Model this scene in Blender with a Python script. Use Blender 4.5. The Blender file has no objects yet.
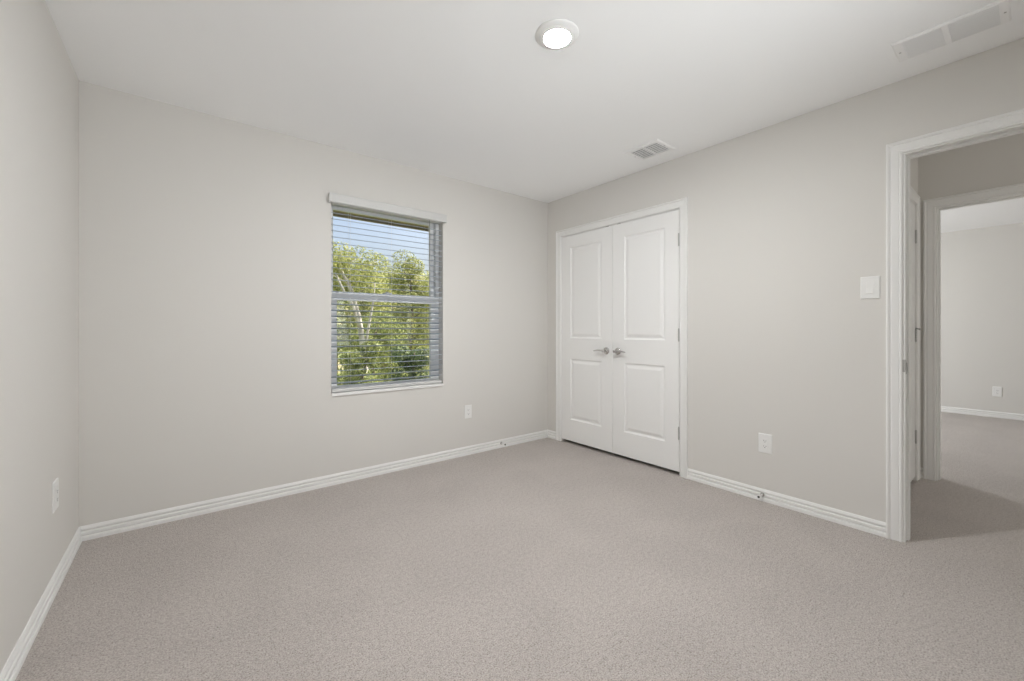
import bpy, bmesh, math, random
from mathutils import Vector, Matrix
from math import sin, cos, pi, radians, tan, atan2

sc = bpy.context.scene
COL = sc.collection
random.seed(7)

# ------------------------------------------------------------------ camera
H = 2.44                       # ceiling height
XL, XR, YB = -0.437, 2.969, 3.134   # left, right and window wall
EYE = 1.1212
cam_d = bpy.data.cameras.new('camera')
cam = bpy.data.objects.new('camera', cam_d)
COL.objects.link(cam)
cam.location = (0, 0, EYE)
cam.rotation_euler = (radians(90), 0, radians(-38.4845))
cam_d.sensor_width = 36.0
cam_d.lens = 412.19 / 1024 * 36.0
cam_d.shift_y = -(340.5 - 329.48) / 1024
cam_d.clip_start = 0.02
cam_d.clip_end = 400
sc.camera = cam

# ------------------------------------------------------------------ view
sc.view_settings.view_transform = 'Standard'
sc.view_settings.look = 'None'
sc.view_settings.gamma = 1.0
sc.view_settings.use_curve_mapping = False
sc.view_settings.exposure = 0.06
sc.cycles.use_denoising = True
sc.cycles.max_bounces = 14
sc.cycles.diffuse_bounces = 10
sc.cycles.transparent_max_bounces = 24
sc.cycles.sample_clamp_indirect = 6.0
sc.cycles.caustics_reflective = False
sc.cycles.caustics_refractive = False

# ------------------------------------------------------------------ sky and sun
world = bpy.data.worlds.new('World')
sc.world = world
world.use_nodes = True
wn = world.node_tree
wn.nodes.clear()
sky = wn.nodes.new('ShaderNodeTexSky')
sky.sky_type = 'NISHITA'
sky.sun_disc = False
sky.sun_elevation = radians(48)
sky.sun_rotation = radians(90)
sky.air_density = 1.0
sky.dust_density = 6.5
sky.ozone_density = 1.5
bg = wn.nodes.new('ShaderNodeBackground')
bg.inputs['Strength'].default_value = 0.26
wo = wn.nodes.new('ShaderNodeOutputWorld')
wn.links.new(sky.outputs[0], bg.inputs['Color'])
wn.links.new(bg.outputs[0], wo.inputs['Surface'])


def light(name, kind, loc, direction, energy, color=(1, 1, 1), size=None, size_y=None):
    d = bpy.data.lights.new(name, kind)
    d.energy = energy
    d.color = color
    if size:
        d.shape = 'RECTANGLE'
        d.size = size
        d.size_y = size_y
    o = bpy.data.objects.new(name, d)
    COL.objects.link(o)
    o.location = loc
    o.rotation_euler = Vector(direction).to_track_quat('-Z', 'Y').to_euler()
    return o


s = light('sun', 'SUN', (14, 6, 14), (-0.60, -0.04, -0.72), 8.5, (1.0, 0.95, 0.86))
s.data.angle = radians(0.6)
# fill light at an added, unseen window in the wall behind the camera
wd = light('rear_fill', 'AREA', (1.30, -0.60, 1.30), (-0.08, 0.90, 0.47), 12.2, (0.95, 0.98, 1.0), 1.56, 1.0)
wd.data.spread = radians(108)
# daylight at the window of the room across the hall
light('far_window_daylight', 'AREA', (6.3, YB + 0.04, 1.38), (0, -1, 0), 59, (0.96, 0.985, 1.0), 0.86, 1.4)
# added fill light at the closed, unseen end of the hall
light('hall_fill', 'AREA', (3.7, -2.42, 1.5), (0, 1, 0.0), 9.0, (1.0, 0.98, 0.93), 0.8, 1.4)
LAMP = 1030.0

# ------------------------------------------------------------------ materials


def mat(name, color, rough=0.5, metal=0.0, spec=0.5, build=None):
    m = bpy.data.materials.new(name)
    m.use_nodes = True
    nt = m.node_tree
    b = nt.nodes['Principled BSDF']
    b.inputs['Base Color'].default_value = (*color, 1)
    b.inputs['Roughness'].default_value = rough
    b.inputs['Metallic'].default_value = metal
    b.inputs['Specular IOR Level'].default_value = spec
    if build:
        build(nt, b)
    return m


def N(nt, t, **kw):
    n = nt.nodes.new(t)
    for k, v in kw.items():
        if k in n.inputs:
            n.inputs[k].default_value = v
        else:
            setattr(n, k, v)
    return n


def objcoord(nt):
    return nt.nodes.new('ShaderNodeNewGeometry').outputs['Position']


def paint(scale, strength, var=0.0):
    """roller / orange-peel texture of painted drywall"""
    def f(nt, b):
        pos = objcoord(nt)
        n = N(nt, 'ShaderNodeTexNoise', Scale=scale, Detail=3.0)
        nt.links.new(pos, n.inputs['Vector'])
        bp = N(nt, 'ShaderNodeBump', Strength=strength, Distance=0.002)
        nt.links.new(n.outputs['Fac'], bp.inputs['Height'])
        if strength > 0.0:
            nt.links.new(bp.outputs['Normal'], b.inputs['Normal'])
        if var:
            base = tuple(b.inputs['Base Color'].default_value)[:3]
            n2 = N(nt, 'ShaderNodeTexNoise', Scale=1.3, Detail=2.0)
            nt.links.new(pos, n2.inputs['Vector'])
            r = nt.nodes.new('ShaderNodeValToRGB')
            r.color_ramp.elements[0].position = 0.3
            r.color_ramp.elements[1].position = 0.7
            r.color_ramp.elements[0].color = (*[c * (1 - var) for c in base], 1)
            r.color_ramp.elements[1].color = (*[c * (1 + var) for c in base], 1)
            nt.links.new(n2.outputs['Fac'], r.inputs['Fac'])
            nt.links.new(r.outputs['Color'], b.inputs['Base Color'])
    return f


def carpet(nt, b):
    pos = objcoord(nt)
    fine = N(nt, 'ShaderNodeTexNoise', Scale=190.0, Detail=3.0, Roughness=0.65)
    tuft = N(nt, 'ShaderNodeTexVoronoi', Scale=125.0, Randomness=1.0)
    nt.links.new(pos, fine.inputs['Vector'])
    nt.links.new(pos, tuft.inputs['Vector'])
    mid = N(nt, 'ShaderNodeTexNoise', Scale=55.0, Detail=2.0)
    nt.links.new(pos, mid.inputs['Vector'])
    big = N(nt, 'ShaderNodeTexNoise', Scale=2.2, Detail=3.0, Distortion=0.6)
    nt.links.new(pos, big.inputs['Vector'])
    r = nt.nodes.new('ShaderNodeValToRGB')
    cr = r.color_ramp
    cr.elements[0].position = 0.30
    cr.elements[0].color = (0.235, 0.205, 0.185, 1)
    cr.elements[1].position = 0.70
    cr.elements[1].color = (0.66, 0.612, 0.582, 1)
    e = cr.elements.new(0.47)
    e.color = (0.465, 0.424, 0.398, 1)
    add = N(nt, 'ShaderNodeMath', operation='MULTIPLY_ADD')
    add.inputs[1].default_value = 0.22
    nt.links.new(mid.outputs['Fac'], add.inputs[0])
    sub = N(nt, 'ShaderNodeMath', operation='SUBTRACT')
    sub.inputs[1].default_value = 0.11
    nt.links.new(fine.outputs['Fac'], sub.inputs[0])
    nt.links.new(sub.outputs[0], add.inputs[2])
    nt.links.new(add.outputs[0], r.inputs['Fac'])
    mx = N(nt, 'ShaderNodeMix', data_type='RGBA', blend_type='MULTIPLY')
    mx.inputs['Factor'].default_value = 1.0
    r2 = nt.nodes.new('ShaderNodeValToRGB')
    r2.color_ramp.elements[0].position = 0.36
    r2.color_ramp.elements[0].color = (0.93, 0.93, 0.93, 1)
    r2.color_ramp.elements[1].position = 0.64
    r2.color_ramp.elements[1].color = (1, 1, 1, 1)
    nt.links.new(big.outputs['Fac'], r2.inputs['Fac'])
    nt.links.new(r.outputs['Color'], mx.inputs['A'])
    nt.links.new(r2.outputs['Color'], mx.inputs['B'])
    nt.links.new(mx.outputs['Result'], b.inputs['Base Color'])
    hmix = N(nt, 'ShaderNodeMath', operation='MULTIPLY_ADD')
    hmix.inputs[1].default_value = -0.8
    nt.links.new(tuft.outputs['Distance'], hmix.inputs[0])
    nt.links.new(fine.outputs['Fac'], hmix.inputs[2])
    bp = N(nt, 'ShaderNodeBump', Strength=0.6, Distance=0.006)
    nt.links.new(hmix.outputs[0], bp.inputs['Height'])
    nt.links.new(bp.outputs['Normal'], b.inputs['Normal'])
    b.inputs['Sheen Weight'].default_value = 0.15


def leafy(dark, light_):
    def f(nt, b):
        g = nt.nodes.new('ShaderNodeNewGeometry')
        r = nt.nodes.new('ShaderNodeValToRGB')
        r.color_ramp.elements[0].color = (*dark, 1)
        r.color_ramp.elements[1].color = (*light_, 1)
        nt.links.new(g.outputs['Random Per Island'], r.inputs['Fac'])
        nt.links.new(r.outputs['Color'], b.inputs['Base Color'])
        tr = nt.nodes.new('ShaderNodeBsdfTranslucent')
        nt.links.new(r.outputs['Color'], tr.inputs['Color'])
        mx = nt.nodes.new('ShaderNodeMixShader')
        mx.inputs[0].default_value = 0.35
        out = nt.nodes['Material Output']
        nt.links.new(b.outputs[0], mx.inputs[1])
        nt.links.new(tr.outputs[0], mx.inputs[2])
        nt.links.new(mx.outputs[0], out.inputs['Surface'])
    return f


def noisy(c0, c1, scale, bump=0.2):
    def f(nt, b):
        pos = objcoord(nt)
        n = N(nt, 'ShaderNodeTexNoise', Scale=scale, Detail=4.0)
        nt.links.new(pos, n.inputs['Vector'])
        r = nt.nodes.new('ShaderNodeValToRGB')
        r.color_ramp.elements[0].position = 0.35
        r.color_ramp.elements[1].position = 0.65
        r.color_ramp.elements[0].color = (*c0, 1)
        r.color_ramp.elements[1].color = (*c1, 1)
        nt.links.new(n.outputs['Fac'], r.inputs['Fac'])
        nt.links.new(r.outputs['Color'], b.inputs['Base Color'])
        if bump:
            bp = N(nt, 'ShaderNodeBump', Strength=bump, Distance=0.02)
            nt.links.new(n.outputs['Fac'], bp.inputs['Height'])
            nt.links.new(bp.outputs['Normal'], b.inputs['Normal'])
    return f


M = {}
M['wall'] = mat('wall_paint', (0.705, 0.69, 0.663), 0.75, spec=0.25, build=paint(160, 0.06, 0.006))
M['ceiling'] = mat('ceiling_paint', (0.93, 0.935, 0.94), 0.85, spec=0.2, build=paint(120, 0.08, 0.004))
M['trim'] = mat('white_trim_paint', (0.84, 0.84, 0.83), 0.42, spec=0.4, build=paint(60, 0.0, 0.004))
M['door'] = mat('white_door_paint', (0.87, 0.87, 0.865), 0.40, spec=0.4, build=paint(60, 0.0, 0.004))
M['carpet'] = mat('beige_carpet', (0.48, 0.42, 0.37), 0.95, spec=0.1, build=carpet)
M['plastic'] = mat('white_plastic', (0.84, 0.84, 0.83), 0.35, build=paint(300, 0.003))
M['slot'] = mat('dark_slot', (0.06, 0.06, 0.065), 0.6, build=paint(300, 0.003))
M['nickel'] = mat('satin_nickel', (0.62, 0.61, 0.60), 0.18, 1.0, build=paint(400, 0.01))
M['hinge'] = mat('hinge_metal', (0.54, 0.54, 0.53), 0.42, 1.0, build=paint(400, 0.01))
M['rubber'] = mat('dark_rubber', (0.035, 0.033, 0.032), 0.7, build=paint(400, 0.01))
M['vent'] = mat('vent_enamel', (0.90, 0.90, 0.90), 0.45, build=paint(200, 0.005))
M['duct_shade'] = mat('duct_shade_grey', (0.16, 0.16, 0.17), 0.8, build=paint(80, 0.02))
M['slat'] = mat('shaded_slat', (0.36, 0.41, 0.48), 0.45, build=paint(200, 0.004))  # white slats; their backlit shade is put into this blue-grey
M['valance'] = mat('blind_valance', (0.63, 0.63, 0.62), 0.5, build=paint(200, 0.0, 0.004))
M['cord'] = mat('blind_cord', (0.80, 0.80, 0.78), 0.8, build=paint(500, 0.02))
M['wand'] = mat('tilt_wand_plastic', (0.33, 0.33, 0.34), 0.25, build=paint(300, 0.003))
M['vinyl'] = mat('window_vinyl', (0.88, 0.89, 0.90), 0.4, build=paint(200, 0.004))
M['subfloor'] = mat('dark_gap', (0.10, 0.09, 0.08), 0.9, build=paint(60, 0.05))
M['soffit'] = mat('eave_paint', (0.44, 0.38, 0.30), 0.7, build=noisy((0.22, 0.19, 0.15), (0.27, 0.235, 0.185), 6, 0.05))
M['roof'] = mat('roof_shingle', (0.2, 0.18, 0.16), 0.9, build=noisy((0.16, 0.14, 0.13), (0.26, 0.23, 0.20), 9, 0.3))
M['siding'] = mat('outer_wall', (0.5, 0.44, 0.37), 0.85, build=noisy((0.45, 0.40, 0.33), (0.55, 0.48, 0.41), 12, 0.2))
M['bark'] = mat('pale_bark', (0.55, 0.50, 0.44), 0.85, build=noisy((0.52, 0.47, 0.41), (0.82, 0.77, 0.70), 7, 0.3))
M['darkbark'] = mat('brown_bark', (0.22, 0.17, 0.13), 0.9, build=noisy((0.15, 0.11, 0.085), (0.30, 0.24, 0.19), 9, 0.4))
M['lawn'] = mat('dry_lawn', (0.3, 0.33, 0.13), 0.95, build=noisy((0.16, 0.20, 0.06), (0.33, 0.32, 0.13), 0.8, 0.3))
M['hill'] = mat('dry_hillside', (0.52, 0.46, 0.26), 0.95, build=noisy((0.15, 0.19, 0.06), (0.42, 0.36, 0.20), 0.35, 0.3))
M['leaf_light'] = mat('leaf_light', (0.4, 0.5, 0.12), 0.6, build=leafy((0.20, 0.25, 0.065), (0.64, 0.63, 0.27)))
M['leaf_mid'] = mat('leaf_mid', (0.25, 0.36, 0.08), 0.6, build=leafy((0.12, 0.17, 0.05), (0.52, 0.55, 0.21)))
M['leaf_dark'] = mat('leaf_dark', (0.12, 0.2, 0.07), 0.6, build=leafy((0.05, 0.085, 0.045), (0.26, 0.34, 0.14)))


def emit(name, color, strength):
    m = bpy.data.materials.new(name)
    m.use_nodes = True
    nt = m.node_tree
    b = nt.nodes['Principled BSDF']
    b.inputs['Base Color'].default_value = (0.9, 0.9, 0.9, 1)
    b.inputs['Emission Color'].default_value = (*color, 1)
    b.inputs['Emission Strength'].default_value = strength
    return m


M['lens'] = emit('lamp_lens', (0.985, 0.99, 0.985), LAMP)


def glass_mat():
    m = bpy.data.materials.new('window_glass')
    m.use_nodes = True
    nt = m.node_tree
    nt.nodes.remove(nt.nodes['Principled BSDF'])
    t = nt.nodes.new('ShaderNodeBsdfTransparent')
    t.inputs['Color'].default_value = (0.97, 0.98, 0.98, 1)
    g = nt.nodes.new('ShaderNodeBsdfGlossy')
    g.inputs['Roughness'].default_value = 0.02
    fr = nt.nodes.new('ShaderNodeFresnel')
    fr.inputs['IOR'].default_value = 1.35
    mx = nt.nodes.new('ShaderNodeMixShader')
    nt.links.new(fr.outputs[0], mx.inputs[0])
    nt.links.new(t.outputs[0], mx.inputs[1])
    nt.links.new(g.outputs[0], mx.inputs[2])
    nt.links.new(mx.outputs[0], nt.nodes['Material Output'].inputs['Surface'])
    return m


M['glass'] = glass_mat()

# ------------------------------------------------------------------ mesh helpers


class MB:
    """collects vertices and faces of ONE mesh, optionally through a map"""

    def __init__(self, fn=None):
        self.v, self.f, self.sm = [], [], []
        self.fn = fn or (lambda a, b, c: (a, b, c))

    def add(self, pts):
        i = len(self.v)
        self.v += [tuple(self.fn(*p)) for p in pts]
        return i

    def face(self, idx, smooth=False):
        self.f.append(tuple(idx))
        self.sm.append(smooth)

    def quad(self, a, b, c, d, smooth=False):
        i = self.add((a, b, c, d))
        self.face((i, i + 1, i + 2, i + 3), smooth)

    def box(self, x0, x1, y0, y1, z0, z1):
        i = self.add([(x, y, z) for x in (x0, x1) for y in (y0, y1) for z in (z0, z1)])
        for q in ((0, 1, 3, 2), (4, 6, 7, 5), (0, 4, 5, 1), (2, 3, 7, 6), (0, 2, 6, 4), (1, 5, 7, 3)):
            self.face([i + k for k in q])
        return self

    def prism(self, poly, c0, c1):
        """polygon in (a, c) extruded along b from c0 to c1"""
        n = len(poly)
        i = self.add([(a, c0, c) for a, c in poly] + [(a, c1, c) for a, c in poly])
        self.face(list(range(i, i + n)))
        self.face(list(range(i + 2 * n - 1, i + n - 1, -1)))
        for k in range(n):
            self.face((i + k, i + (k + 1) % n, i + n + (k + 1) % n, i + n + k))
        return self

    def lathe(self, center, axis, prof, seg=32, cap0=True, cap1=True):
        """profile [(r, h)] turned about an axis through center"""
        c = Vector(center)
        ax = Vector(axis).normalized()
        t = ax.orthogonal().normalized()
        b = ax.cross(t)
        rings = []
        for r, h in prof:
            rings.append(self.add([tuple(c + ax * h + (t * cos(2 * pi * k / seg) + b * sin(2 * pi * k / seg)) * r)
                                   for k in range(seg)]))
        for a, d in zip(rings, rings[1:]):
            for k in range(seg):
                k2 = (k + 1) % seg
                self.face((a + k, a + k2, d + k2, d + k), True)
        if cap0:
            self.face([rings[0] + k for k in range(seg)][::-1])
        if cap1:
            self.face([rings[-1] + k for k in range(seg)])
        return self

    def tube(self, pts, radii, seg=8, caps=True):
        pts = [Vector(q) for q in pts]
        if not hasattr(radii, '__len__'):
            radii = [radii] * len(pts)
        rings = []
        up = None
        for k, q in enumerate(pts):
            d = (pts[min(k + 1, len(pts) - 1)] - pts[max(k - 1, 0)]).normalized()
            if up is None:
                up = d.orthogonal().normalized()
            else:
                up = (up - d * up.dot(d)).normalized()
            b = d.cross(up)
            rings.append(self.add([tuple(q + (up * cos(2 * pi * j / seg) + b * sin(2 * pi * j / seg)) * radii[k])
                                   for j in range(seg)]))
        for a, d in zip(rings, rings[1:]):
            for j in range(seg):
                j2 = (j + 1) % seg
                self.face((a + j, a + j2, d + j2, d + j), True)
        if caps:
            self.face([rings[0] + j for j in range(seg)][::-1])
            self.face([rings[-1] + j for j in range(seg)])
        return self

    def build(self, name, material, parent=None, bevel=0.0, fix=True):
        me = bpy.data.meshes.new(name)
        me.from_pydata(self.v, [], self.f)
        for p_, s_ in zip(me.polygons, self.sm):
            p_.use_smooth = s_
        if fix:
            bm = bmesh.new()
            bm.from_mesh(me)
            bmesh.ops.remove_doubles(bm, verts=bm.verts, dist=1e-5)
            bmesh.ops.recalc_face_normals(bm, faces=bm.faces)
            bm.to_mesh(me)
            bm.free()
        me.materials.append(material)
        o = bpy.data.objects.new(name, me)
        COL.objects.link(o)
        if parent:
            o.parent = parent
            o.matrix_parent_inverse = Matrix.Translation(-Vector(parent.location))
        if bevel:
            md = o.modifiers.new('edge', 'BEVEL')
            md.width = bevel
            md.segments = 2
            md.limit_method = 'ANGLE'
        return o


def tag(o, label=None, cat=None, group=None, kind=None):
    if label:
        o['label'] = label
    if cat:
        o['category'] = cat
    if group:
        o['group'] = group
    if kind:
        o['kind'] = kind
    return o


def thing(name, loc, label, cat, group=None, kind=None):
    o = bpy.data.objects.new(name, None)
    COL.objects.link(o)
    o.location = loc
    o.empty_display_size = 0.05
    return tag(o, label, cat, group, kind)


# ------------------------------------------------------------------ the room shell
T = 0.115
HX0, HX1 = XR + T, 4.365              # hall
FX0, FX1 = HX1 + T, 8.10             # room across the hall
YE = 0.531                           # end wall of the hall
YR = -0.62                           # wall behind the camera
YS = -2.5                            # far side of hall and second room
DY0, DY1, DTOP = -0.41, 0.410, 2.045     # bedroom doorway
OY0, OY1, OTOP = -0.41, 0.428, 2.022                   # doorway across the hall
CY0, CY1, CTOP = 1.673, 2.932, 2.046     # closet opening
WX0, WX1, WZ0, WZ1 = 0.829, 1.736, 0.650, 2.085   # window opening

f = MB().box(XL - 0.15, FX1 + 0.12, YS - 0.12, YB + 0.16, -0.25, 0.0)
tag(f.build('floor', M['carpet']), 'beige cut-pile carpet running from bedroom through hall', 'carpet', kind='structure')
c = MB().box(XL - 0.15, FX1 + 0.12, YS - 0.12, YB + 0.16, H, H + 0.2)
tag(c.build('ceiling', M['ceiling']), 'smooth white painted ceiling over the rooms', 'ceiling', kind='structure')


def wall_x(mb, x0, x1, ya, yb, holes):
    """wall slab normal to x, with openings (y0, y1, z0, z1)"""
    y = ya
    for (h0, h1, z0, z1) in sorted(holes):
        mb.box(x0, x1, y, h0, 0, H)
        if z0 > 0:
            mb.box(x0, x1, h0, h1, 0, z0)
        mb.box(x0, x1, h0, h1, z1, H)
        y = h1
    mb.box(x0, x1, y, yb, 0, H)
    return mb


def wall_y(mb, y0, y1, xa, xb, holes):
    x = xa
    for (h0, h1, z0, z1) in sorted(holes):
        mb.box(x, h0, y0, y1, 0, H)
        if z0 > 0:
            mb.box(h0, h1, y0, y1, 0, z0)
        mb.box(h0, h1, y0, y1, z1, H)
        x = h1
    mb.box(x, xb, y0, y1, 0, H)
    return mb


W2 = (0.50, 2.10, 0.68, 2.08)  # opening of the added window behind the camera
tag(wall_y(MB(), YB, YB + 0.15, XL - 0.15, FX1 + 0.12,
           [(WX0, WX1, WZ0, WZ1), (5.87, 6.73, 0.68, 2.08)]).build('wall_back', M['wall'], fix=False),
    'warm grey wall holding the window with blinds', 'wall', kind='structure')
tag(wall_x(MB(), XL - 0.15, XL, YR - 0.15, YB, []).build('wall_left', M['wall'], fix=False),
    'grey wall on the left with one outlet low down', 'wall', kind='structure')
tag(wall_x(MB(), XR, XR + T, YS, YB, [(CY0 - 0.018, CY1 + 0.018, 0, CTOP + 0.018), (DY0 - 0.018, DY1 + 0.018, 0, DTOP + 0.018)]
           ).build('wall_right', M['wall'], fix=False),
    'light grey wall with the closet doors and the open doorway', 'wall', kind='structure')
tag(wall_y(MB(), YR - 0.15, YR, XL, XR, [W2]).build('wall_rear', M['wall'], fix=False),
    'plain grey wall behind the viewer', 'wall', kind='structure')
# hall: end wall with a door opening, wall towards the second room
EX0, EX1 = 3.417, 4.245
tag(wall_y(MB(), YE, YE + T, HX0, HX1, [(EX0 - 0.018, EX1 + 0.018, 0, DTOP + 0.018)]).build('wall_hall_end', M['wall'], fix=False),
    'narrow grey wall at the end of the hall', 'wall', kind='structure')
tag(wall_x(MB(), HX1, HX1 + T, YS, YB, [(OY0 - 0.018, OY1 + 0.018, 0, OTOP + 0.018)]).build('wall_hall_side', M['wall'], fix=False),
    'grey hall wall above and beside the second doorway', 'wall', kind='structure')
tag(MB().box(FX1, FX1 + 0.12, YS, YB, 0, H).build('wall_far', M['wall'], fix=False),
    'grey wall of the room across the hall with an outlet', 'wall', kind='structure')
tag(MB().box(XL - 0.15, FX1 + 0.12, YS - 0.12, YS, 0, H).build('wall_outer', M['wall'], fix=False),
    'unseen grey wall at the far side of hall', 'wall', kind='structure')
# closet interior
cl = MB()
cl.box(3.72, 3.78, 1.30, YB, 0, H)
cl.box(XR + T, 3.72, 1.30, 1.36, 0, H)
tag(cl.build('wall_closet', M['wall'], fix=False), 'inner grey walls of the closed closet', 'wall', kind='structure')

# ------------------------------------------------------------------ trim
CAS = [(0, 0), (0, 0.0085), (0.003, 0.0115), (0.009, 0.0115), (0.0125, 0.0085), (0.016, 0.0105), (0.034, 0.0135),
       (0.042, 0.0145), (0.0455, 0.0115), (0.049, 0.0155), (0.053, 0.0185), (0.059, 0.0185), (0.064, 0.015), (0.064, 0)]


def casing(mb, u0, u1, top, prof=CAS):
    """three-sided door casing in local (u, z, t); u0 < u1 is the clear opening"""
    lines = []
    for w, t in prof:
        lines.append([(u0 - w, 0, t), (u0 - w, top + w, t), (u1 + w, top + w, t), (u1 + w, 0, t)])
    for a, b in zip(lines, lines[1:]):
        for k in range(3):
            mb.quad(a[k], a[k + 1], b[k + 1], b[k])
    return mb


def on_right(x):       # local (u, z, t) on a wall facing -x
    return lambda u, z, t: (x - t, u, z)


def on_facing_plus_x(x):
    return lambda u, z, t: (x + t, u, z)


def on_facing_minus_y(y):
    return lambda u, z, t: (u, y - t, z)


def jamb_x(mb, x0, x1, y0, y1, top, th=0.018):
    mb.box(x0, x1, y0 - th, y0, 0, top)
    mb.box(x0, x1, y1, y1 + th, 0, top)
    mb.box(x0, x1, y0 - th, y1 + th, top, top + th)
    return mb


# closet frame
t1 = tag(casing(MB(on_right(XR)), CY0 - 0.005, CY1 + 0.005, CTOP + 0.005).build('trim_1', M['trim']),
         'white moulded casing round the double closet doors', 'door casing', kind='structure')
jamb_x(MB(), XR - 0.0005, XR + T, CY0, CY1, CTOP).build('jamb', M['trim'], t1)
# bedroom doorway
t2 = tag(casing(MB(on_right(XR)), DY0 - 0.010, DY1 + 0.010, DTOP + 0.006).build('trim_2', M['trim']),
         'white moulded casing round the open bedroom doorway', 'door casing', kind='structure')
jamb_x(MB(), XR - 0.0005, XR + T + 0.0005, DY0, DY1, DTOP).build('jamb', M['trim'], t2)
st = MB()
st.box(XR + 0.040, XR + 0.075, DY1 - 0.010, DY1, 0, DTOP - 0.01)
st.box(XR + 0.040, XR + 0.075, DY0, DY0 + 0.010, 0, DTOP - 0.01)
st.box(XR + 0.040, XR + 0.075, DY0, DY1, DTOP - 0.010, DTOP)
st.build('door_stop_strip', M['trim'], t2, 0.002)
casing(MB(on_facing_plus_x(HX0)), DY0 - 0.006, DY1 + 0.006, DTOP + 0.006).build('hall_casing', M['trim'], t2)
sp = MB()
sp.box(XR + 0.004, XR + 0.036, DY1 - 0.0022, DY1 + 0.001, 0.885, 0.945)
sp.box(XR - 0.0025, XR + 0.006, DY1 - 0.0022, DY1 + 0.012, 0.897, 0.962)
tag(sp.build('strike_plate', M['hinge'], t2, 0.0006), 'satin metal strike plate')
# doorway across the hall
t3 = tag(casing(MB(on_right(HX1)), OY0 - 0.006, OY1 + 0.010, OTOP + 0.006).build('trim_3', M['trim']),
         'white casing round the doorway across the hall', 'door casing', kind='structure')
jamb_x(MB(), HX1 - 0.0005, HX1 + T + 0.0005, OY0, OY1, OTOP).build('jamb', M['trim'], t3)
st = MB()
st.box(HX1 + 0.04, HX1 + 0.075, OY1 - 0.010, OY1, 0, OTOP - 0.01)
st.box(HX1 + 0.04, HX1 + 0.075, OY0, OY1, OTOP - 0.010, OTOP)
st.build('door_stop_strip', M['trim'], t3, 0.002)
casing(MB(on_facing_plus_x(FX0)), OY0 - 0.006, OY1 + 0.006, OTOP + 0.006).build('inner_casing', M['trim'], t3)
# casing of the door in the hall end wall
t4 = tag(casing(MB(on_facing_minus_y(YE)), EX0 - 0.006, EX1 + 0.006, DTOP + 0.006).build('trim_4', M['trim']),
         'white casing of the closed hall door, seen at a sharp angle', 'door casing', kind='structure')
jm = MB()
jm.box(EX0 - 0.018, EX0, YE - 0.0005, YE + T, 0, DTOP)
jm.box(EX1, EX1 + 0.018, YE - 0.0005, YE + T, 0, DTOP)
jm.box(EX0 - 0.018, EX1 + 0.018, YE - 0.0005, YE + T, DTOP, DTOP + 0.018)
jm.build('jamb', M['trim'], t4)

BASE = [(0, 0.0), (0.014, 0.0), (0.014, 0.017), (0.011, 0.0235), (0.0045, 0.0255), (0.0045, 0.0285), (0.010, 0.0325), (0.010, 0.0465),
        (0.0065, 0.050), (0.0025, 0.0525), (0.0025, 0.0555), (0.0085, 0.0595), (0.0085, 0.068), (0.0055, 0.075), (0.003, 0.081), (0, 0.082)]


BASE = [(t, z * 0.94) for t, z in BASE]


def base(mb, s_, e_, n_, m0=0, m1=0):
    """baseboard from s_ to e_ with inward normal n_; m = 1 mitred inside corner"""
    s_, e_, n_ = Vector((*s_, 0)), Vector((*e_, 0)), Vector((*n_, 0))
    d = (e_ - s_).normalized()
    L0 = [s_ + n_ * t + d * (t * m0) + Vector((0, 0, z)) for t, z in BASE]
    L1 = [e_ + n_ * t - d * (t * m1) + Vector((0, 0, z)) for t, z in BASE]
    k = len(BASE)
    i = mb.add([tuple(q) for q in L0 + L1])
    for j in range(k - 1):
        mb.face((i + j, i + j + 1, i + k + j + 1, i + k + j))
    mb.face(list(range(i, i + k)))
    mb.face(list(range(i + 2 * k - 1, i + k - 1, -1)))
    return mb


tag(base(MB(), (XL, YB), (XR, YB), (0, -1), 1, 1).build('baseboard_back', M['trim']),
    'white stepped baseboard under the window wall', 'baseboard', kind='structure')
tag(base(MB(), (XL, YR), (XL, YB), (1, 0), 1, 1).build('baseboard_left', M['trim']),
    'white stepped baseboard along the left wall', 'baseboard', kind='structure')
br = MB()
base(br, (XR, YB), (XR, CY1 + 0.069), (-1, 0), 1, 0)
base(br, (XR, CY0 - 0.069), (XR, DY1 + 0.074), (-1, 0), 0, 0)
tag(br.build('baseboard_right', M['trim']), 'white stepped baseboard between closet doors and doorway', 'baseboard', kind='structure')
bh = MB()
base(bh, (HX1, YE), (HX1, OY1 + 0.074), (-1, 0), 1, 0)
base(bh, (HX1, OY0 - 0.07), (HX1, YS), (-1, 0), 0, 0)
tag(bh.build('baseboard_hall', M['trim']), 'short white baseboard beside the doorway across the hall', 'baseboard', kind='structure')
bf = base(MB(), (FX1, YB), (FX1, YS), (-1, 0), 0, 0)
tag(bf.build('baseboard_far', M['trim']), 'white baseboard in the room across the hall', 'baseboard', kind='structure')

# ------------------------------------------------------------------ panel doors


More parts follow.
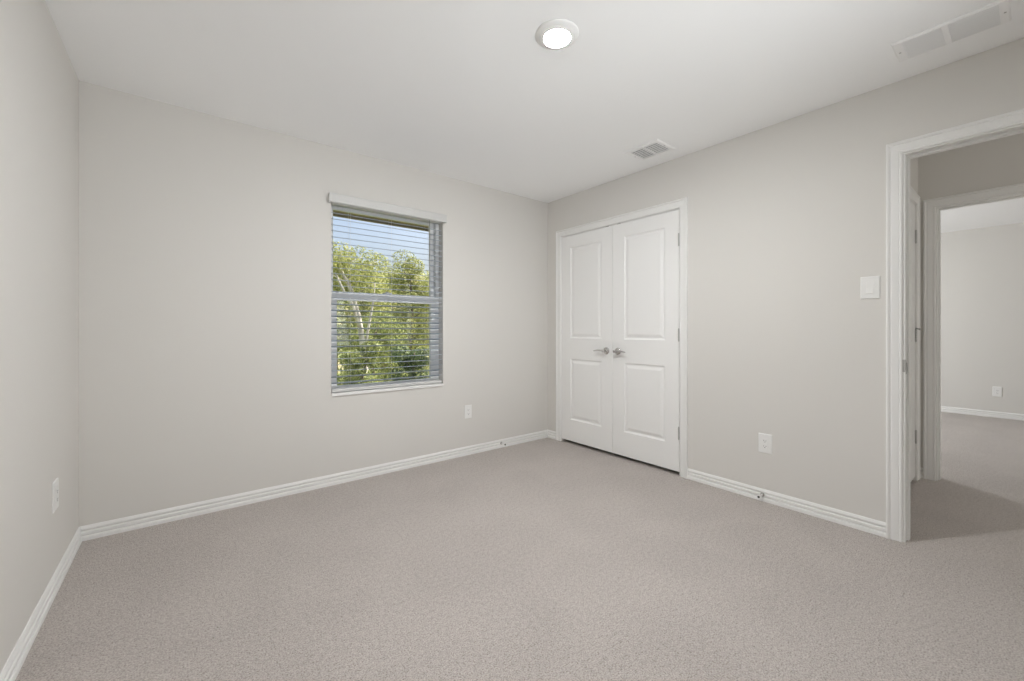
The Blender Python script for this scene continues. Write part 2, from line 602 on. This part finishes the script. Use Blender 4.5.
def leaf(mb, w, z0, z1, panels, th=0.035):
    """two-panel moulded door leaf; local u to the right, v up, d towards the viewer"""
    us = sorted({0, w} | {q for p_ in panels for q in p_[:2]})
    vs = sorted({z0, z1} | {q for p_ in panels for q in p_[2:]})
    for d, flip in ((0, 1), (-th, 0)):
        for a0, a1 in zip(us, us[1:]):
            for b0, b1 in zip(vs, vs[1:]):
                cu, cv = (a0 + a1) / 2, (b0 + b1) / 2
                if d == 0 and any(p_[0] < cu < p_[1] and p_[2] < cv < p_[3] for p_ in panels):
                    continue
                mb.quad((a0, b0, d), (a1, b0, d), (a1, b1, d), (a0, b1, d))
    for a, b in (((0, z0), (w, z0)), ((w, z0), (w, z1)), ((w, z1), (0, z1)), ((0, z1), (0, z0))):
        mb.quad((*a, 0), (*b, 0), (*b, -th), (*a, -th))
    rings = [(0, 0), (0.003, -0.0035), (0.010, -0.0085), (0.016, -0.0095), (0.022, -0.0085), (0.040, -0.0025), (0.045, -0.0015)]
    for (a0, a1, b0, b1) in panels:
        prev = None
        for ins, dep in rings:
            r = [(a0 + ins, b0 + ins, dep), (a1 - ins, b0 + ins, dep), (a1 - ins, b1 - ins, dep), (a0 + ins, b1 - ins, dep)]
            if prev:
                for k in range(4):
                    mb.quad(prev[k], prev[(k + 1) % 4], r[(k + 1) % 4], r[k])
            prev = r
        mb.quad(*prev)
    return mb


def hinge(parent, fn, u, z, side):
    """butt hinge: knuckle with the two leaf edges beside it"""
    m = MB(fn)
    for k in range(5):
        m.lathe((u, z - 0.045 + k * 0.018, 0.005), (0, 1, 0), [(0.0058, 0.0006), (0.0062, 0.0012), (0.0062, 0.0168), (0.0058, 0.0174)], 14)
    m.lathe((u, z + 0.045, 0.005), (0, 1, 0), [(0.0045, 0), (0.005, 0.003), (0.002, 0.006)], 12)
    m.lathe((u, z - 0.045, 0.005), (0, -1, 0), [(0.0045, 0), (0.005, 0.003), (0.002, 0.006)], 12)
    m.box(u - 0.009, u + 0.009, z - 0.044, z + 0.044, -0.001, 0.002)
    return tag(m.build('hinge', M['hinge'], parent), 'satin metal hinge')


def lever(parent, fn, u, z, s_):
    """lever handle: round rose, neck and a curved lever pointing to side s_"""
    m = MB(fn)
    m.lathe((u, z, 0), (0, 0, 1), [(0.031, 0), (0.032, 0.004), (0.0295, 0.009), (0.020, 0.012), (0.0125, 0.0135), (0.0110, 0.020), (0.0110, 0.046),
                                     (0.0125, 0.050), (0.0125, 0.058), (0.009, 0.062)], 28)
    h = tag(m.build('lever_handle', M['nickel'], parent), 'satin nickel lever handle on a round rose')
    g = MB(fn)
    pts, rad = [], []
    for k in range(13):
        q = k / 12
        pts.append((u + s_ * (0.002 + 0.108 * q), z + 0.006 * sin(pi * q) - 0.004 * q, 0.053 - 0.010 * sin(pi * q * 0.9) * q))
        rad.append(0.0088 - 0.0028 * q if k < 12 else 0.004)
    g.tube(pts, rad, 12)
    g.build('lever', M['nickel'], h)
    return h


def closet_local(yleft):        # seen from the room: u to the right is -y
    return lambda u, v, d: (XR - 0.002 - d, yleft - u, v)


MID = (CY0 + CY1) / 2
LW = (CY1 - CY0) / 2 - 0.0045
ZD0, ZD1 = 0.030, 2.042
pan = [(0.118, LW - 0.122, 1.036, 1.925), (0.118, LW - 0.122, 0.238, 0.834)]
yl = CY1 - 0.003
f1 = closet_local(yl)
d1 = tag(leaf(MB(f1), LW, ZD0, ZD1, pan).build('door_1', M['door']),
         'white two-panel closet door nearer the window, lever pointing at window', 'closet door', kind='structure')
lever(d1, f1, LW - 0.064, 0.93, -1)
bc = MB(f1)
bc.box(LW - 0.075, LW - 0.045, ZD1, ZD1 + 0.0035, -0.028, -0.001)
tag(bc.build('ball_catch', M['rubber'], d1), 'dark ball catch on the top edge')
f2 = closet_local(MID - 0.0015)
pan2 = [(0.122, LW - 0.118, 1.036, 1.925), (0.122, LW - 0.118, 0.238, 0.834)]
d2 = tag(leaf(MB(f2), LW, ZD0, ZD1, pan2).build('door_2', M['door']),
         'white two-panel closet door with three hinges showing, farther from window', 'closet door', kind='structure')
lever(d2, f2, 0.058, 0.93, 1)
bc = MB(f2)
bc.box(0.050, 0.080, ZD1, ZD1 + 0.0035, -0.028, -0.001)
tag(bc.build('ball_catch', M['rubber'], d2), 'dark ball catch on the top edge')
for z in (0.326, 1.079, 1.809):
    hinge(d2, f2, LW + 0.001, z, 1)

# hall door
f3 = lambda u, v, d: (EX0 + 0.003 + u, YE + 0.002 - d, v)
HW = EX1 - EX0 - 0.006
pan3 = [(0.115, HW - 0.115, 1.036, 1.925), (0.115, HW - 0.115, 0.238, 0.834)]
d3 = tag(leaf(MB(f3), HW, ZD0, ZD1, pan3).build('door_3', M['door']),
         'white hall door seen as a thin sliver inside the doorway', 'door', kind='structure')
for z in (0.326, 1.079, 1.809):
    hinge(d3, f3, HW + 0.001, z, 1)
pin = MB(f3)
pin.tube([(HW, 1.128, 0.006), (HW - 0.006, 1.127, 0.014), (HW - 0.010, 1.124, 0.022)], 0.0045, 10)
pin.lathe((HW - 0.010, 1.124, 0.022), (-0.3, 0, 1), [(0.008, 0), (0.009, 0.004), (0.008, 0.01)], 12)
tag(pin.build('hinge_pin_stop', M['hinge'], d3), 'small metal hinge-pin door stop')

# ------------------------------------------------------------------ window
WY = YB + 0.075       # where the vinyl frame begins
win = thing('window_1', ((WX0 + WX1) / 2, WY, WZ0), 'white single-hung window looking onto sunlit trees', 'window', kind='structure')


def rect_frame(mb, x0, x1, z0, z1, w, y0, y1, wb=None, wt=None):
    wb = wb or w
    wt = wt or w
    mb.box(x0, x0 + w, y0, y1, z0, z1)
    mb.box(x1 - w, x1, y0, y1, z0, z1)
    mb.box(x0 + w, x1 - w, y0, y1, z0, z0 + wb)
    mb.box(x0 + w, x1 - w, y0, y1, z1 - wt, z1)
    return mb


rect_frame(MB(), WX0 - 0.017, WX1, WZ0, WZ1, 0.028, WY, WY + 0.085, 0.022, 0.03).build('frame', M['vinyl'], win, 0.003)
ZM = 1.378
ls = rect_frame(MB(), WX0 + 0.009, WX1 - 0.026, WZ0 + 0.020, ZM + 0.028, 0.048, WY + 0.006, WY + 0.038, 0.030, 0.066).build('lower_sash', M['vinyl'], win, 0.004)
us_ = rect_frame(MB(), WX0 + 0.009, WX1 - 0.026, ZM - 0.03, WZ1 - 0.028, 0.030, WY + 0.044, WY + 0.074, 0.045, 0.034).build('upper_sash', M['vinyl'], win, 0.004)
MB().box(WX0 + 0.055, WX1 - 0.07, WY + 0.020, WY + 0.024, WZ0 + 0.047, ZM - 0.035).build('pane', M['glass'], ls)
MB().box(WX0 + 0.037, WX1 - 0.055, WY + 0.057, WY + 0.061, ZM + 0.012, WZ1 - 0.060).build('pane', M['glass'], us_)
lk = MB()
lk.box(1.25, 1.31, WY - 0.004, WY + 0.03, ZM + 0.028, ZM + 0.036)
lk.lathe((1.28, WY + 0.012, ZM + 0.036), (0, 0, 1), [(0.014, 0), (0.014, 0.006), (0.010, 0.009)], 16)
lk.build('sash_lock', M['vinyl'], ls)
sl = MB()
sl.box(WX0 + 0.001, WX1 - 0.001, YB - 0.012, WY + 0.004, WZ0 - 0.012, WZ0 + 0.010)
sl.build('sill', M['trim'], win, 0.004)

# blind
bl = thing('window_blind', ((WX0 + WX1) / 2, YB, WZ0), 'white horizontal slat blind with flat valance hanging in the window', 'blind')
YC = YB + 0.036
BX0, BX1 = WX0 + 0.008, WX1 - 0.008
va = MB()
va.prism([(0.0, 2.030), (0.0, 2.090), (-0.004, 2.096), (-0.012, 2.096), (-0.015, 2.092), (-0.0125, 2.078), (-0.0125, 2.045), (-0.015, 2.036), (-0.012, 2.030)], 0, 1)
va.v = [(0.806 if b < 0.5 else 1.748, YB - 0.030 + a, z) for (a, b, z) in va.v]
va.box(0.806, 0.818, YB - 0.030, YB, 2.030, 2.092)
va.box(1.736, 1.748, YB - 0.030, YB, 2.030, 2.092)
va.build('valance', M['valance'], bl)
MB().box(BX0, BX1, YC - 0.028, YC + 0.028, WZ1 - 0.052, WZ1 - 0.004).build('head_rail', M['valance'], bl, 0.002)
PITCH = 0.0445
NS = 29
Z0 = 0.728


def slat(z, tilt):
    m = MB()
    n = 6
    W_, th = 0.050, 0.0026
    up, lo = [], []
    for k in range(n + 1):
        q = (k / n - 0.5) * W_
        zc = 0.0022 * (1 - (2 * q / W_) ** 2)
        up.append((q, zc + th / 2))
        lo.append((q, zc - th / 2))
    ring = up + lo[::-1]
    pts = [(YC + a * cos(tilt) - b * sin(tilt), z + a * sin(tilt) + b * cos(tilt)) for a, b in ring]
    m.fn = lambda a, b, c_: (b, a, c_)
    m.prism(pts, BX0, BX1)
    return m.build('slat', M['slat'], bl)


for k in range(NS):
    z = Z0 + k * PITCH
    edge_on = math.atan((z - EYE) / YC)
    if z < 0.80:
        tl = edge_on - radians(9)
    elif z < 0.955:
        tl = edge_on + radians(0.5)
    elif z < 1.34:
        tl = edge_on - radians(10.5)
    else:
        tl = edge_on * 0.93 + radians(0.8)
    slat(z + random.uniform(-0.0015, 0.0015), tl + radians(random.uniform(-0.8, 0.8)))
MB().box(BX0, BX1, YC - 0.026, YC + 0.026, 0.664, 0.688).build('bottom_rail', M['valance'], bl, 0.004)
for x in (BX0 + 0.13, (BX0 + BX1) / 2, BX1 - 0.13):
    m = MB()
    for dy in (-0.027, 0.027):
        m.tube([(x, YC + dy, 0.676), (x, YC + dy, WZ1 - 0.05)], 0.0007, 5)
    m.build('ladder_cord', M['cord'], bl)
m = MB()
xw = BX1 - 0.118
m.lathe((xw, YC - 0.034, 1.475), (0, 0, 1), [(0.003, 0), (0.0042, 0.006), (0.0042, 0.05), (0.0028, 0.06), (0.0026, 0.53), (0.0018, 0.555)], 10)
m.tube([(xw, YC - 0.034, 2.028), (xw, YC - 0.030, 2.045), (xw, YC - 0.022, 2.05)], 0.0018, 8)
tag(m.build('tilt_wand', M['wand'], bl), 'thin grey tilt wand')

# window added for fill light behind the viewer, and the one across the hall: frames and glass


def plain_window(name, label, fn, a0, a1, z0, z1):
    w_ = thing(name, fn((a0 + a1) / 2, 0.1, z0), label, 'window', kind='structure')
    for nm, q0, q1, d0, d1 in (('lower_sash', z0 + 0.03, (z0 + z1) / 2 + 0.02, 0.085, 0.11), ('upper_sash', (z0 + z1) / 2 - 0.02, z1 - 0.03, 0.112, 0.135)):
        m = MB(lambda a, b, c_: fn(a, b, c_))
        m.box(a0 + 0.03, a0 + 0.075, d0, d1, q0, q1)
        m.box(a1 - 0.075, a1 - 0.03, d0, d1, q0, q1)
        m.box(a0 + 0.075, a1 - 0.075, d0, d1, q0, q0 + 0.05)
        m.box(a0 + 0.075, a1 - 0.075, d0, d1, q1 - 0.05, q1)
        s_ = m.build(nm, M['vinyl'], w_)
        g = MB(lambda a, b, c_: fn(a, b, c_))
        g.box(a0 + 0.07, a1 - 0.07, d0 + 0.01, d0 + 0.014, q0 + 0.045, q1 - 0.045)
        g.build('pane', M['glass'], s_)
    m = MB(lambda a, b, c_: fn(a, b, c_))
    m.box(a0, a0 + 0.03, 0.08, 0.15, z0, z1)
    m.box(a1 - 0.03, a1, 0.08, 0.15, z0, z1)
    m.box(a0 + 0.03, a1 - 0.03, 0.08, 0.15, z0, z0 + 0.03)
    m.box(a0 + 0.03, a1 - 0.03, 0.08, 0.15, z1 - 0.03, z1)
    m.build('frame', M['vinyl'], w_)
    return w_


plain_window('added_window', 'bare white window added behind the viewer for fill light', lambda a, d, z: (a, YR - d, z), *W2)
plain_window('window_3', 'bare white window in the room across the hall', lambda a, d, z: (a, YB + d, z), 5.87, 6.73, 0.68, 2.08)

# ------------------------------------------------------------------ outlets, switch


def plate_mesh(fn, w, h, th=0.006):
    m = MB(fn)
    r = [(0, 0), (0, 0.003), (0.004, th)]
    prev = None
    for ins, d in r:
        q = [(-w / 2 + ins, -h / 2 + ins, d), (w / 2 - ins, -h / 2 + ins, d), (w / 2 - ins, h / 2 - ins, d), (-w / 2 + ins, h / 2 - ins, d)]
        if prev:
            for k in range(4):
                m.quad(prev[k], prev[(k + 1) % 4], q[(k + 1) % 4], q[k])
        else:
            m.quad(*q)
        prev = q
    m.quad(*prev)
    return m


def wall_fn(center, face):
    cx, cy, cz = center
    return {'-x': lambda u, v, d: (cx - d, cy - u, cz + v), '+x': lambda u, v, d: (cx + d, cy + u, cz + v),
            '-y': lambda u, v, d: (cx + u, cy - d, cz + v)}[face]


def outlet(center, face, label, w=0.074, h=0.118):
    fn = wall_fn(center, face)
    t = thing('wall_outlet', center, label, 'electrical outlet', 'duplex outlets low on the walls')
    plate_mesh(fn, w, h).build('face_plate', M['plastic'], t)
    rm = MB(fn)
    rm.box(-0.0165, 0.0165, -0.0335, 0.0335, 0.004, 0.0085)
    rc = rm.build('receptacle', M['plastic'], t, 0.0015)
    for s_ in (-1, 1):
        z = s_ * 0.0175
        sm = MB(fn)
        sm.box(-0.0075, -0.0055, z - 0.003, z + 0.005, 0.0084, 0.0088)
        sm.box(0.0055, 0.0075, z - 0.003, z + 0.004, 0.0084, 0.0088)
        sm.lathe((0, z - 0.008, 0.0084), (0, 0, 1), [(0.0024, 0), (0.0024, 0.0004)], 12)
        sm.build('slots', M['slot'], rc)
    for s_ in (-1, 1):
        MB(fn).lathe((0, s_ * 0.048, 0.005), (0, 0, 1), [(0.003, 0), (0.0032, 0.0012), (0.002, 0.0018)], 10).build('screw', M['plastic'], t)
    return t


outlet((1.988, YB, 0.386), '-y', 'white duplex outlet low on the wall below the window')
outlet((XR, 1.077, 0.378), '-x', 'white duplex outlet between the closet and the open doorway', 0.080, 0.125)
outlet((XL, 2.615, 0.407), '+x', 'white duplex outlet on the grey wall left of window wall', 0.086, 0.128)
outlet((FX1, 0.262, 0.330), '-x', 'small white outlet in the room across the hall', 0.080, 0.125)

fn = wall_fn((XR, 0.551, 1.352), '-x')
sw = thing('light_switch', (XR, 0.551, 1.352), 'white rocker light switch beside the open doorway', 'light switch')
plate_mesh(fn, 0.084, 0.124, 0.007).build('face_plate', M['plastic'], sw)
bz = MB(fn)
rectz = rect_frame  # same four-bar frame, on the wall
for b_ in ((-0.0185, -0.0165, -0.0345, 0.0345), (0.0165, 0.0185, -0.0345, 0.0345), (-0.0165, 0.0165, 0.0325, 0.0345), (-0.0165, 0.0165, -0.0345, -0.0325)):
    bz.box(b_[0], b_[1], b_[2], b_[3], 0.006, 0.0085)
bz.build('bezel', M['plastic'], sw)
rk = MB(fn)
i = rk.add([(-0.0155, -0.0315, 0.006), (0.0155, -0.0315, 0.006), (0.0155, 0.0315, 0.006), (-0.0155, 0.0315, 0.006),
            (-0.0155, -0.0315, 0.013), (0.0155, -0.0315, 0.013), (0.0155, 0.0, 0.0095), (-0.0155, 0.0, 0.0095), (0.0155, 0.0315, 0.0085), (-0.0155, 0.0315, 0.0085)])
for q in ((0, 1, 5, 4), (4, 5, 6, 7), (7, 6, 8, 9), (9, 8, 2, 3), (0, 4, 7, 9, 3), (1, 2, 8, 6, 5)):
    rk.face([i + k for k in q])
rk.build('rocker', M['plastic'], sw)

# ------------------------------------------------------------------ door stops on the baseboards


def door_stop(p_, n_, label):
    n_ = Vector(n_)
    t = thing('door_stop', p_, label, 'door stop', 'door stops screwed to the baseboards')
    MB().lathe(p_, n_, [(0.0125, 0), (0.0125, 0.003), (0.009, 0.007), (0.006, 0.009)], 20).build('base', M['nickel'], t)
    m = MB()
    P = Vector(p_)
    m.lathe(p_, n_, [(0.0050, 0.008), (0.0044, 0.012), (0.0044, 0.048)], 14)
    m.build('rod', M['plastic'], t)
    tp = MB().lathe(P + n_ * 0.046, n_, [(0.0075, 0), (0.0095, 0.002), (0.0095, 0.012), (0.0075, 0.015)], 18).build('tip', M['plastic'], t)
    tag(MB().lathe(P + n_ * 0.0608, n_, [(0.0072, 0), (0.0068, 0.003), (0.003, 0.0045)], 16).build('bumper', M['rubber'], tp), 'dark rubber bumper')
    return t


door_stop((2.352, YB - 0.0115, 0.044), (0, -1, 0), 'short metal door stop on the baseboard near the closet corner')
door_stop((XR - 0.0115, 1.090, 0.042), (-1, 0, 0), 'short metal door stop on the baseboard under the right wall outlet')

# ------------------------------------------------------------------ ceiling light
LX, LY = 1.306, 1.319
cl_ = thing('ceiling_light', (LX, LY, H), 'round white flush disk light glowing on the ceiling', 'ceiling light')
MB().lathe((LX, LY, H), (0, 0, -1), [(0.0965, 0), (0.0965, 0.003), (0.093, 0.006), (0.070, 0.0155), (0.0630, 0.0175), (0.0595, 0.0175), (0.0570, 0.013)], 64, cap1=False).build('trim_ring', M['plastic'], cl_)
lens = MB().lathe((LX, LY, H), (0, 0, -1), [(0.0570, 0.010), (0.0565, 0.0160), (0.049, 0.0186), (0.036, 0.0206), (0.020, 0.0219), (0.004, 0.0223)], 64).build('lens', M['lens'], cl_)
tag(lens, 'glowing white lens')

# ------------------------------------------------------------------ ceiling vents


def vent(name, label, cat, x0, x1, y0, y1, bx, by0, by1, mid, n, along, tilt, bar=0.012):
    t = thing(name, ((x0 + x1) / 2, (y0 + y1) / 2, H), label, cat)
    z1, z0 = H, H - 0.009
    m = MB()
    # border with a sloped outer lip
    outer, inner = (x0, x1, y0, y1), (x0 + bx, x1 - bx, y0 + by0, y1 - by1)
    R = lambda r, z, e=0: [(r[0] + e, r[2] + e, z), (r[1] - e, r[2] + e, z), (r[1] - e, r[3] - e, z), (r[0] + e, r[3] - e, z)]
    rings = [R(outer, z1), R(outer, z1 - 0.003), R(outer, z0, 0.006), R(inner, z0, -0.002), R(inner, z0 + 0.002), R(inner, z1)]
    for a, b in zip(rings, rings[1:]):
        for k in range(4):
            m.quad(a[k], a[(k + 1) % 4], b[(k + 1) % 4], b[k])
    m.build('frame', M['vent'], t)
    MB().box(inner[0], inner[1], inner[2], inner[3], H - 0.0006, H + 0.01).build('duct_shade', M['duct_shade'], t)  # flat dark plate on the solid ceiling, painted as the shaded depth
    MB().box(inner[0], inner[1], mid - bar / 2, mid + bar / 2, z0 - 0.0002, H - 0.001).build('divider', M['vent'], t, 0.001)
    for (ya, yb_, sg) in ((inner[2], mid - bar / 2, 1), (mid + bar / 2, inner[3], -1)):
        lm = MB()
        if along == 'x':
            for k in range(n):
                yc = ya + (k + 0.5) * (yb_ - ya) / n
                h = 0.0075
                d = h * tan(tilt) * sg
                lm.fn = lambda a, b, c_: (b, a, c_)
                lm.prism([(yc - d / 2, z0), (yc - d / 2 + 0.0012, z0), (yc + d / 2 + 0.0012, z0 + h), (yc + d / 2, z0 + h)], inner[0], inner[1])
        else:
            for k in range(n):
                xc = inner[0] + (k + 0.5) * (inner[1] - inner[0]) / n
                h = 0.0075
                d = h * tan(tilt)
                lm.prism([(xc - d / 2, z0), (xc - d / 2 + 0.0012, z0), (xc + d / 2 + 0.0012, z0 + h), (xc + d / 2, z0 + h)], ya, yb_)
        lm.build('louver_bank', M['vent'], t)
    for q in ((x0 + x1) / 2,):
        for yy in (y0 + by0 * 0.5, y1 - by1 * 0.5):
            MB().lathe((q, yy, z0), (0, 0, -1), [(0.0045, 0), (0.004, 0.0012), (0.002, 0.0018)], 10).build('screw', M['hinge'], t)
    return t


vent('ceiling_vent', 'small square white supply register near the closet', 'ceiling vent', 2.556, 2.800, 1.606, 1.882, 0.032, 0.030, 0.030, 1.744, 7, 'y', radians(-24))
vent('ceiling_vent', 'long white return grille on the ceiling above the doorway', 'ceiling vent', 2.556, 2.754, 0.050, 0.402, 0.013, 0.030, 0.036, 0.232, 10, 'y', radians(-38), 0.020)

# ------------------------------------------------------------------ outside: eave, ground, hill, trees
ev = MB()
ev.box(XL - 0.6, 8.6, YB + 0.15, 3.86, 2.165, 2.185)
eo = tag(ev.build('roof_eave', M['soffit']), 'tan painted roof eave above the window outside', 'eave', kind='structure')
MB().box(XL - 0.6, 8.6, 3.86, 3.885, 2.135, 2.30).build('fascia', M['soffit'], eo)
rf = MB()
rf.fn = lambda a, b, c_: (b, a, c_)
rf.prism([(3.90, 2.30), (3.90, 2.33), (0.3, 3.75), (-2.9, 2.75), (-2.9, 2.66), (YB, 2.66)], XL - 0.6, 8.6)
rf.build('shingles', M['roof'], eo)
GZ = -3.0
g = MB()
g.quad((-60, YB + 0.3, GZ), (90, YB + 0.3, GZ), (90, 42, GZ), (-60, 42, GZ))
tag(g.build('ground', M['lawn']), 'dry yellow green lawn below the trees outside', 'lawn', kind='structure')
hl = MB()
nx, ny = 40, 10
idx = []
for j in range(ny + 1):
    for k in range(nx + 1):
        x, y = -60 + 150 * k / nx, 40 + 50 * j / ny
        zz = GZ + 15.5 * (1 - cos(pi * min(1, j / ny * 1.15))) / 2 + 0.9 * sin(x * 0.21) * j / ny + 0.5 * sin(x * 0.5 + j)
        idx.append((x, y, zz))
hl.add(idx)
for j in range(ny):
    for k in range(nx):
        a = j * (nx + 1) + k
        hl.face((a, a + 1, a + nx + 2, a + nx + 1), True)
tag(hl.build('hill', M['hill']), 'dry yellow hillside behind the trees', 'hill', kind='structure')


def leaves(mb, c, rad, n, size, rng):
    for _ in range(n):
        while True:
            q = Vector((rng.uniform(-1, 1), rng.uniform(-1, 1), rng.uniform(-1, 1)))
            if q.length < 1:
                break
        q = q.normalized() * (q.length ** 0.45)
        p_ = Vector(c) + Vector((q.x * rad[0], q.y * rad[1], q.z * rad[2]))
        nrm = (q + Vector((rng.gauss(0, .6), rng.gauss(0, .6), rng.gauss(0.3, .6)))).normalized()
        a = nrm.orthogonal().normalized()
        a = (Matrix.Rotation(rng.uniform(0, 6.28), 3, nrm) @ a)
        b = nrm.cross(a)
        L, W_ = size * rng.uniform(0.7, 1.3), size * 0.32
        i = mb.add([tuple(p_ - a * L / 2), tuple(p_ + b * W_ - nrm * 0.1 * L), tuple(p_ + a * L / 2), tuple(p_ - b * W_ - nrm * 0.1 * L)])
        mb.face((i, i + 1, i + 2, i + 3))


def tree(name, label, x, y, height, spread, leafm, barkm, seed, clumps=16, per=220, size=0.11, low=0.3, cat='tree', group='trees outside the window',
         thick=0.13, spine=None, depth=0.6):
    """one tree: a trunk with limbs, and its foliage"""
    rng = random.Random(seed)
    t = thing(name, (x, y, GZ), label, cat, group)
    tb = MB()
    b0 = Vector((x, y, GZ - 0.05))
    top = Vector((x, y, GZ + height * 0.85))
    if spine is None:
        spine = [b0.lerp(top, k / 6) + Vector((rng.gauss(0, .06), rng.gauss(0, .06), 0)) * (k > 0) for k in range(7)]
    spine = [Vector(q) for q in spine]
    ns = len(spine) - 1
    tb.tube(spine, [thick * (1 - 0.75 * k / ns) for k in range(ns + 1)], 9)
    lf = MB()

    def at(q):
        q = max(0.0, min(0.9999, q)) * ns
        k = int(q)
        return spine[k].lerp(spine[k + 1], q - k)
    for k in range(clumps):
        h = low + (1 - low) * (k + 0.5) / clumps
        ang = k * 2.4 + rng.uniform(-.4, .4)
        f_ = sin(pi * min(1, (h - low) / (1 - low) * 0.8 + 0.2)) * 0.75 + 0.25
        s0 = at(h * 0.92)
        r_ = spread * f_ * rng.uniform(0.45, 0.8)
        tip = s0 + Vector((cos(ang) * r_, sin(ang) * r_ * depth, height * 0.08 * rng.uniform(0.5, 1.5)))
        midp = s0.lerp(tip, 0.5) + Vector((0, 0, 0.08 * r_))
        tb.tube([s0, midp, tip], [thick * 0.42 * (1.1 - h * 0.8), thick * 0.28 * (1.1 - h * 0.8), thick * 0.10], 6)
        rr = spread * rng.uniform(0.26, 0.42)
        leaves(lf, tip, (rr, rr * depth, rr * 0.75), per, size, rng)
        leaves(lf, midp, (rr * 0.7, rr * 0.7 * depth, rr * 0.5), per // 3, size, rng)
    tb.build('trunk', barkm, t)
    lf.build('foliage', leafm, t, fix=False)
    return t


def ray(u, v, y):
    """where the line of sight through (u, v) of the survey photo crosses the plane at distance y"""
    a, r, e = radians(38.4845), (u - 512) / 412.19, (329.48 - v) / 412.19
    d = Vector((sin(a) + cos(a) * r, cos(a) - sin(a) * r, e))
    return Vector((0, 0, EYE)) + d * (y / d.y)


L, MD, DK = M['leaf_light'], M['leaf_mid'], M['leaf_dark']
DB = M['darkbark']
pt = tree('pale_trunk_tree', 'leaning tree with a pale forked trunk behind the upper pane', 3.95, 11.0, 5.6, 1.15, L, M['bark'], 3, 12, 230, 0.065, 0.66, thick=0.105,
          spine=[(3.95, 11, GZ - 0.05), (3.85, 11, -1.2), (3.72, 11, 0.6), (3.58, 11, 1.5), (3.40, 11, 2.15), (3.15, 11.05, 2.65), (2.98, 11.1, 2.85)])
fk = MB()
fk.tube([(3.66, 11, 1.0), (3.42, 10.95, 1.75), (3.18, 10.9, 2.1), (2.96, 10.85, 2.55)], [0.05, 0.042, 0.034, 0.02], 8)
fk.tube([(3.75, 11, 0.3), (3.80, 10.95, 1.0), (3.95, 10.9, 1.9), (4.0, 10.9, 2.6)], [0.045, 0.036, 0.026, 0.012], 8)
fk.build('fork', M['bark'], pt)
# name, label, x, y, height, spread, leaf, seed, clumps, per, size
spots = [
    ('tall_tree', 'slender light tree rising above the others in the window', 8.25, 18.0, 8.5, 1.7, L, 5, 24, 420, 0.10),
    ('round_tree', 'rounded yellow green tree behind the pale trunk', 8.3, 24.5, 9.3, 2.9, L, 8, 22, 480, 0.13),
    ('round_tree', 'rounded yellow green tree at the far side of the window', 13.9, 27.0, 8.6, 2.9, L, 9, 22, 480, 0.14),
    ('leafy_tree', 'mid green tree filling the middle of the lower pane', 5.15, 14.2, 5.0, 1.7, MD, 11, 16, 420, 0.095),
    ('leafy_tree', 'mid green tree low behind the stile of the lower sash', 8.9, 21.5, 5.4, 1.9, MD, 12, 16, 420, 0.11),
]
for nm, lb, x, y, h, sp_, lm, sd, cl, pr, sz in spots:
    tree(nm, lb, x, y, h, sp_, lm, DB, sd, cl, pr, sz)
tree('dark_shrub', 'dark green shrub at the lower edge of the window', 2.86, 8.3, 4.25, 0.85, MD, DB, 14, 14, 420, 0.065, 0.3, 'shrub', 'shrubs below the window', 0.06)
tree('dark_shrub', 'dark green shrub at the lower corner by the tilt wand', 4.35, 9.3, 4.2, 0.95, DK, DB, 15, 14, 420, 0.07, 0.3, 'shrub', 'shrubs below the window', 0.06)
for k, (x, y, h, sp_) in enumerate([(9.6, 35.0, 11.6, 3.2), (15.6, 38.0, 11.0, 3.3), (21.8, 41.0, 11.6, 3.3)]):
    tree('distant_tree', ['broad tree at the foot of the hill behind the rounded tree', 'broad tree at the foot of the hill behind the slender tree',
                          'broad tree at the foot of the hill toward the reveal'][k], x, y, h, sp_, MD if k != 1 else L, DB, 30 + k, 16, 380, 0.2, 0.2)
